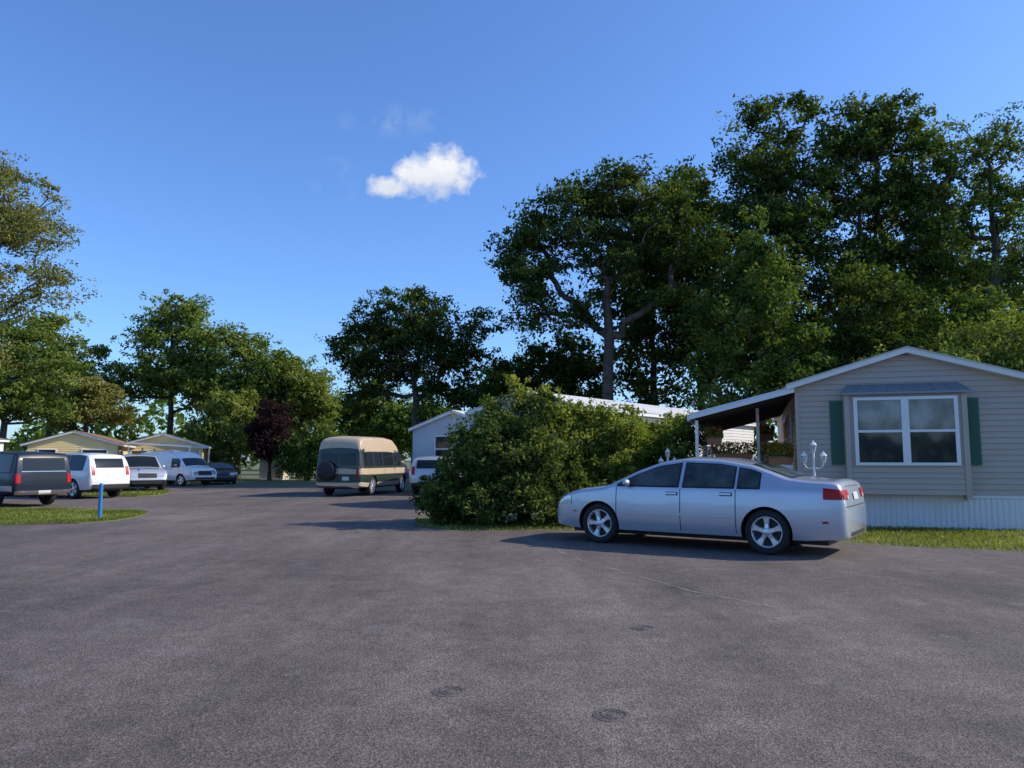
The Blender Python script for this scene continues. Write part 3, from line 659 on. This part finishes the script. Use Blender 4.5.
PK=dict(L=5.2,W=1.85,belt=1.05,tum=.16,sill=.38,paint=navy,wr=.37,wx=(1.6,-1.45),smooth=22,plan=.05,r=.07,
 T=[(-2.6,.62),(-2.59,1.08),(-2.50,1.6),(-2.4,1.68),(-1.5,1.72),(-.4,1.72),(.4,1.70),(.8,1.5),(1.3,1.12),(2.1,1.05),(2.5,.95),(2.6,.6)],
 win=[(-.0,1.1),(-.38,-.06),(-2.35,-.6)],ws=(.55,1.2,.62,.72),seam=[1.1,-.05,-.45],side=[(-.48,-.44,.5,1.6,darkm),(-1.0,1.1,.50,.66,silverw),(-2.5,-1.9,.50,.66,silverw)],mir=(.9,1.15),
 ends=[('B',-.68,.68,1.14,1.50,vanglass,.01),('B',-.90,-.76,.74,1.02,redlens,.012),('B',.76,.90,.74,1.02,redlens,.012),('B',-.88,.88,.42,.52,chrome,.05),('B',-.2,.2,.43,.51,plate,.06),('B',-.72,.72,1.08,1.095,chrome,.008)])
vehicle('pickup_truck',PK,(-15.9,23.2),152,.95)
CV=dict(VAN,paint=whitep,bands=[],win=[(.75,1.5)],T=[(x,z*.93 if z>1.3 else z) for x,z in VAN['T']],ends=[('F',-.55,.55,.65,.9,darkm,.012),('F',-.88,-.6,.7,.95,clearlens,.014),('F',.6,.88,.7,.95,clearlens,.014),('F',-.8,.8,.4,.52,darkm,.012)]);CV.pop('spare')
vehicle('white_cargo_van',CV,(-18.0,40.2),-28,.86)
vehicle('black_sedan',dict(SED,paint=blackp,side=[]),(-16.8,43.0),-62,.85)
# ------------------------------------------------------------ vegetation
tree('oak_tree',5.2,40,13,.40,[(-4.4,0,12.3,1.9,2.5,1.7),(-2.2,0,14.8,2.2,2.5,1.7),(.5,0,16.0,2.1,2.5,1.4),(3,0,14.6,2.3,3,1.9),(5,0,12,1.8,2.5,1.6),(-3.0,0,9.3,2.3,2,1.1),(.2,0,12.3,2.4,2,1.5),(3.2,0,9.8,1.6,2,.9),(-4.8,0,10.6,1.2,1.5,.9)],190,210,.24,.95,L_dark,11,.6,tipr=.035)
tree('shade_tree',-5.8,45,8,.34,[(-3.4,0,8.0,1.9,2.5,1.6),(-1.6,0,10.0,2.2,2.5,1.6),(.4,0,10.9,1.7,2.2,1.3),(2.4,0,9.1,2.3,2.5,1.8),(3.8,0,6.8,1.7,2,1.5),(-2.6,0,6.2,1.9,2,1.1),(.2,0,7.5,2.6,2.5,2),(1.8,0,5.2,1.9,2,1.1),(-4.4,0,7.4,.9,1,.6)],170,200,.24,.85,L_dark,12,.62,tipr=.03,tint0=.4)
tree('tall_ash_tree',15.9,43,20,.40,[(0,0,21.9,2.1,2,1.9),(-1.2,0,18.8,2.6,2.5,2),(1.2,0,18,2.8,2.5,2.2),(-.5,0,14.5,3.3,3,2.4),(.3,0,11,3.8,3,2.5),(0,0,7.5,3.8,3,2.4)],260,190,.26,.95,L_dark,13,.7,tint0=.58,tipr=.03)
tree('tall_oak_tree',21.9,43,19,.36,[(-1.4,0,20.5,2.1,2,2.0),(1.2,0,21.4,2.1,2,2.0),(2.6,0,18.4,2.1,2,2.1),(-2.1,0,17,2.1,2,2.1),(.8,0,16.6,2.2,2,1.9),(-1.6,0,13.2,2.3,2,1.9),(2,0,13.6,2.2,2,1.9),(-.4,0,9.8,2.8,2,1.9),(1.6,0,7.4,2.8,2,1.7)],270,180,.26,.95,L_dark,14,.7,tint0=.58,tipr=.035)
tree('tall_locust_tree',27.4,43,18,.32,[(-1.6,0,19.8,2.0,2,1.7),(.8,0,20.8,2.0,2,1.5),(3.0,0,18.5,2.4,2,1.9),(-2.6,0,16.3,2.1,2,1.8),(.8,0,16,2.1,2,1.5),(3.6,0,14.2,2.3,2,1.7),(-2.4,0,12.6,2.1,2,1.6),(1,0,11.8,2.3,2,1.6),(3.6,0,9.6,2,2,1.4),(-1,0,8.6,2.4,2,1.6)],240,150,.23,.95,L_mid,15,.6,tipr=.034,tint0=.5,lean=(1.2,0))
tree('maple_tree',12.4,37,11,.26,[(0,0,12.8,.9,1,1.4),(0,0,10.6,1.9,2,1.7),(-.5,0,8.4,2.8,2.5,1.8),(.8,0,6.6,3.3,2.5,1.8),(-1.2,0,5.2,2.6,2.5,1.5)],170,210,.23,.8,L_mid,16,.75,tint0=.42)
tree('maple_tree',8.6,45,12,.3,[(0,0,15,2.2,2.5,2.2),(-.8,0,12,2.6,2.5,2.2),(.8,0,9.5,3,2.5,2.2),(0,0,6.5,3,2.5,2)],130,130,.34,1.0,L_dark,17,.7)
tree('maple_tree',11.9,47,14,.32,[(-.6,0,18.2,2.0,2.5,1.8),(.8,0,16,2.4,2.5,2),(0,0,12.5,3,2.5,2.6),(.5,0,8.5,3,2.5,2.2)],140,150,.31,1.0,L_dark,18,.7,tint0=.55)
tree('maple_tree',18.4,38,8,.25,[(0,0,9.6,2.2,2,1.9),(-1.2,0,6.8,2.4,2,1.6),(1.5,0,6.6,2.3,2,1.6)],100,180,.25,.85,L_dark,19,.7,tint0=.5)
tree('understory_tree',3.2,49,7,.22,[(-1.6,0,7.2,2,2,1.6),(1.2,0,8.0,2,2,1.6),(0,0,5.4,3.4,2,1.6),(-3.4,0,5,1.8,2,1.4)],120,150,.3,.9,L_dark,20,.7,tint0=.35)
tree('understory_tree',-.6,56,6,.2,[(0,0,6.6,2,2,1.3),(-1.5,0,4.6,2.5,2,1.6),(1.8,0,5.2,2.3,2,1.6)],80,150,.34,.95,L_dark,21,.7,tint0=.45)
tree('understory_tree',-12.6,68,6,.2,[(0,0,7.2,1.8,2,1.2),(-2.2,0,5.6,2,2,1.5),(2.2,0,5.8,2,2,1.5),(0,0,3.6,4,2,1.8)],110,150,.34,1.0,L_mid,26,.7,tint0=.55)
tree('understory_tree',-7,66,5,.2,[(0,0,4.6,3,2,1.6),(-2.6,0,3.6,2.4,2,1.6)],80,150,.34,1.0,L_mid,27,.7,tint0=.45)
tree('yard_tree',20.4,31,5,.18,[(0,0,6.2,2.0,2,1.2),(-1.8,0,5,1.8,2,1.3),(1.6,0,5.2,2,2,1.5),(0,0,3.6,3,2,1.3)],110,190,.19,.7,L_light,22,.7,tint0=.48)
tree('yard_tree',16.6,33,4,.15,[(0,0,4.8,1.8,1.8,1.2),(-1.2,0,4,1.4,1.8,1.1),(1.4,0,4.2,1.4,1.8,1.1)],70,180,.19,.65,L_mid,23,.7,tint0=.5)
tree('understory_tree',24.5,39,7,.22,[(0,0,8.4,2.6,2,1.8),(-2.5,0,6.4,2.4,2,1.8),(2.6,0,7,2.8,2,1.8)],120,170,.26,.95,L_mid,24,.7,tint0=.45)
tree('maple_tree',30,50,12,.3,[(0,0,14.5,3,2.5,2.4),(-3.4,0,12,2.8,2.5,2.4),(3.4,0,12.5,3,2.5,2.4),(0,0,9,4,2.5,2.4),(-6,0,10,2.4,2,2.2)],170,130,.36,1.1,L_dark,25,.7,tint0=.65)
tree('maple_tree',-25.2,55,9.5,.3,[(.2,0,12.2,1.9,2,1.5),(-1.8,0,10,2.2,2.2,1.7),(1.8,0,9.8,2.2,2.2,1.8),(0,0,7.6,3,2.5,1.9),(2.4,0,6.6,2.2,2,1.6),(-2.6,0,7,2,2,1.5)],160,180,.28,.95,L_mid,31,.68,tint0=.68)
tree('maple_tree',-19.8,54,7.5,.28,[(-.4,0,9.2,2.2,2,1.5),(1.6,0,7.6,2,2,1.6),(-1.8,0,6.6,2.2,2,1.8),(.4,0,5.2,3,2.5,1.9)],130,180,.27,.9,L_mid,32,.68,tint0=.66)
tree('maple_tree',-15.6,55,6,.24,[(0,0,7.4,1.6,2,1.4),(.9,0,5.6,1.7,2,1.5),(-.8,0,4.8,2,2,1.7)],100,180,.27,.8,L_light,33,.68,tint0=.48)
tree('olive_tree',-33.5,54,8.5,.28,[(0,0,10.4,2.1,2,1.5),(-2.2,0,8.6,2,2,1.5),(2,0,8.2,2,2,1.5),(0,0,6,3,2.5,1.8)],120,170,.28,.9,L_light,34,.65,tint0=.5)
tree('dogwood_tree',-28.6,50,5,.2,[(0,0,5.8,1.6,1.5,1.1),(-1.2,0,4.4,1.6,1.5,1),(1.3,0,4.5,1.6,1.5,1)],90,160,.22,.7,L_olive,35,.5,tint0=.65)
tree('willow_tree',-19.2,51,4,.18,[(0,0,4.8,1.5,1.5,1.3),(-1.4,0,3.4,1.4,1.5,1.4),(1.2,0,3,1.3,1.5,1.3)],100,180,.22,.7,L_light,36,.7,tint0=.6)
tree('purple_plum_tree',-16.0,49.5,3.2,.14,[(0,0,4.4,.9,.9,.8),(-.3,0,3.2,1.3,1,1),(.3,0,2.3,1.3,1,.9)],80,200,.18,.5,L_plum,37,.9)
tree('hedge_shrub',-13.3,49,1.6,.1,[(0,0,2.4,1.5,1.2,1.3),(1.6,0,2,1.2,1.2,1.2),(-1.0,0,1.6,1.2,1,1.1),(.4,0,1,2.0,1,.8)],100,180,.2,.6,L_mid,38,.8,tint0=.6)
tree('hedge_shrub',-21.5,51,1.6,.1,[(0,0,2,1.6,1.2,1.2),(1.6,0,1.7,1.2,1.2,1.1),(-1.8,0,1.6,1.4,1,1.1)],90,180,.2,.6,L_light,39,.8,tint0=.55)
tree('honey_locust_tree',-23.6,30,11,.3,[(2.2,0,12.4,2.4,2.5,1.1),(3.6,0,10.6,2.0,2.5,.9),(3.2,0,8.6,2.3,2,1.0),(1.5,0,7,2.6,2,.9),(.2,0,14,2,2,.9),(-2,0,11,3,2.5,1.6),(0,0,9.6,2.6,2,1),(2.6,0,5.8,1.8,2,.8),(1.6,0,11,2,2,1)],260,180,.14,.75,L_olive,40,.42,tint0=.55,lean=(.6,0),tipr=.018)
tree('honey_locust_tree',-30,44,7,.25,[(0,0,8.4,2.4,2,1.3),(2.2,0,6.8,2,2,1.2),(-2,0,6.5,2.4,2,1.4),(1,0,4.8,3,2,1.2)],110,170,.22,.8,L_mid,41,.5,tint0=.55)
tree('large_shrub',-.25,16.3,.8,.06,[(-.4,0,.9,1.2,.9,.75),(.3,-.1,1.3,1.0,.9,.9),(.55,.2,2.0,.8,.7,.65),(-.2,.1,1.75,.75,.7,.65),(.2,-.5,.6,1.3,.8,.5),(-1.1,-.1,.5,.7,.7,.42),(.8,-.2,1.5,.6,.7,.8)],330,200,.095,.28,L_shrub,51,.8,shell=.3,minz=.1,tint0=.42,tipr=.008,vary=1.6)
tree('sapling_shrub',.15,16.6,2.2,.03,[(-.1,0,2.75,.25,.25,.45),(.5,0,2.55,.4,.3,.4),(-.6,0,2.3,.35,.3,.35),(1.2,.2,2.4,.45,.3,.3),(-1.1,0,1.7,.35,.3,.3)],80,100,.10,.17,L_shrub2,56,1.1,minz=1.3,tint0=.6,tipr=.006,vary=1.8)
tree('large_shrub',1.75,17.2,.8,.06,[(0,0,1.5,1.0,.9,.8),(-.6,0,1.95,.7,.8,.65),(.6,0,1.95,.8,.8,.65),(0,-.2,.8,1.2,.8,.6)],230,190,.095,.28,L_shrub2,52,.8,shell=.3,minz=.1,tint0=.48,tipr=.008,vary=1.6)
tree('large_shrub',3.3,18.3,.8,.06,[(0,0,1.5,1.0,.9,.8),(-.6,0,1.95,.8,.8,.65),(.6,0,1.85,.7,.8,.6),(0,-.2,.8,1.2,.8,.6)],210,180,.095,.28,L_shrub2,53,.8,shell=.3,minz=.1,tint0=.42,tipr=.008,vary=1.5)
tree('low_shrub',1.3,15.6,.3,.03,[(0,0,.35,.5,.3,.25),(.5,.2,.4,.3,.3,.25)],50,140,.05,.15,L_shrub2,54,.8,minz=.05,tipr=.005)
rg=np.random.default_rng(77);nn=60000
a=rg.uniform(0,2*math.pi,nn);rad=rg.uniform(92,104,nn)
top=6.0+1.8*np.sin(a*23)+1.3*np.sin(a*57+1)+1.0*np.sin(a*131+2)
C=np.stack([np.sin(a)*rad,np.cos(a)*rad,top*rg.random(nn)**.7+.2],1)
V=leafquads(C,1.0,rg);o=quadmesh('distant_tree_line',V,np.arange(nn*4).reshape(-1,4),np.zeros(nn),np.clip(.35+.2*np.sin(a*40)+rg.normal(size=nn)*.12,0,1),[L_mid])
print('done',len(bpy.data.objects))
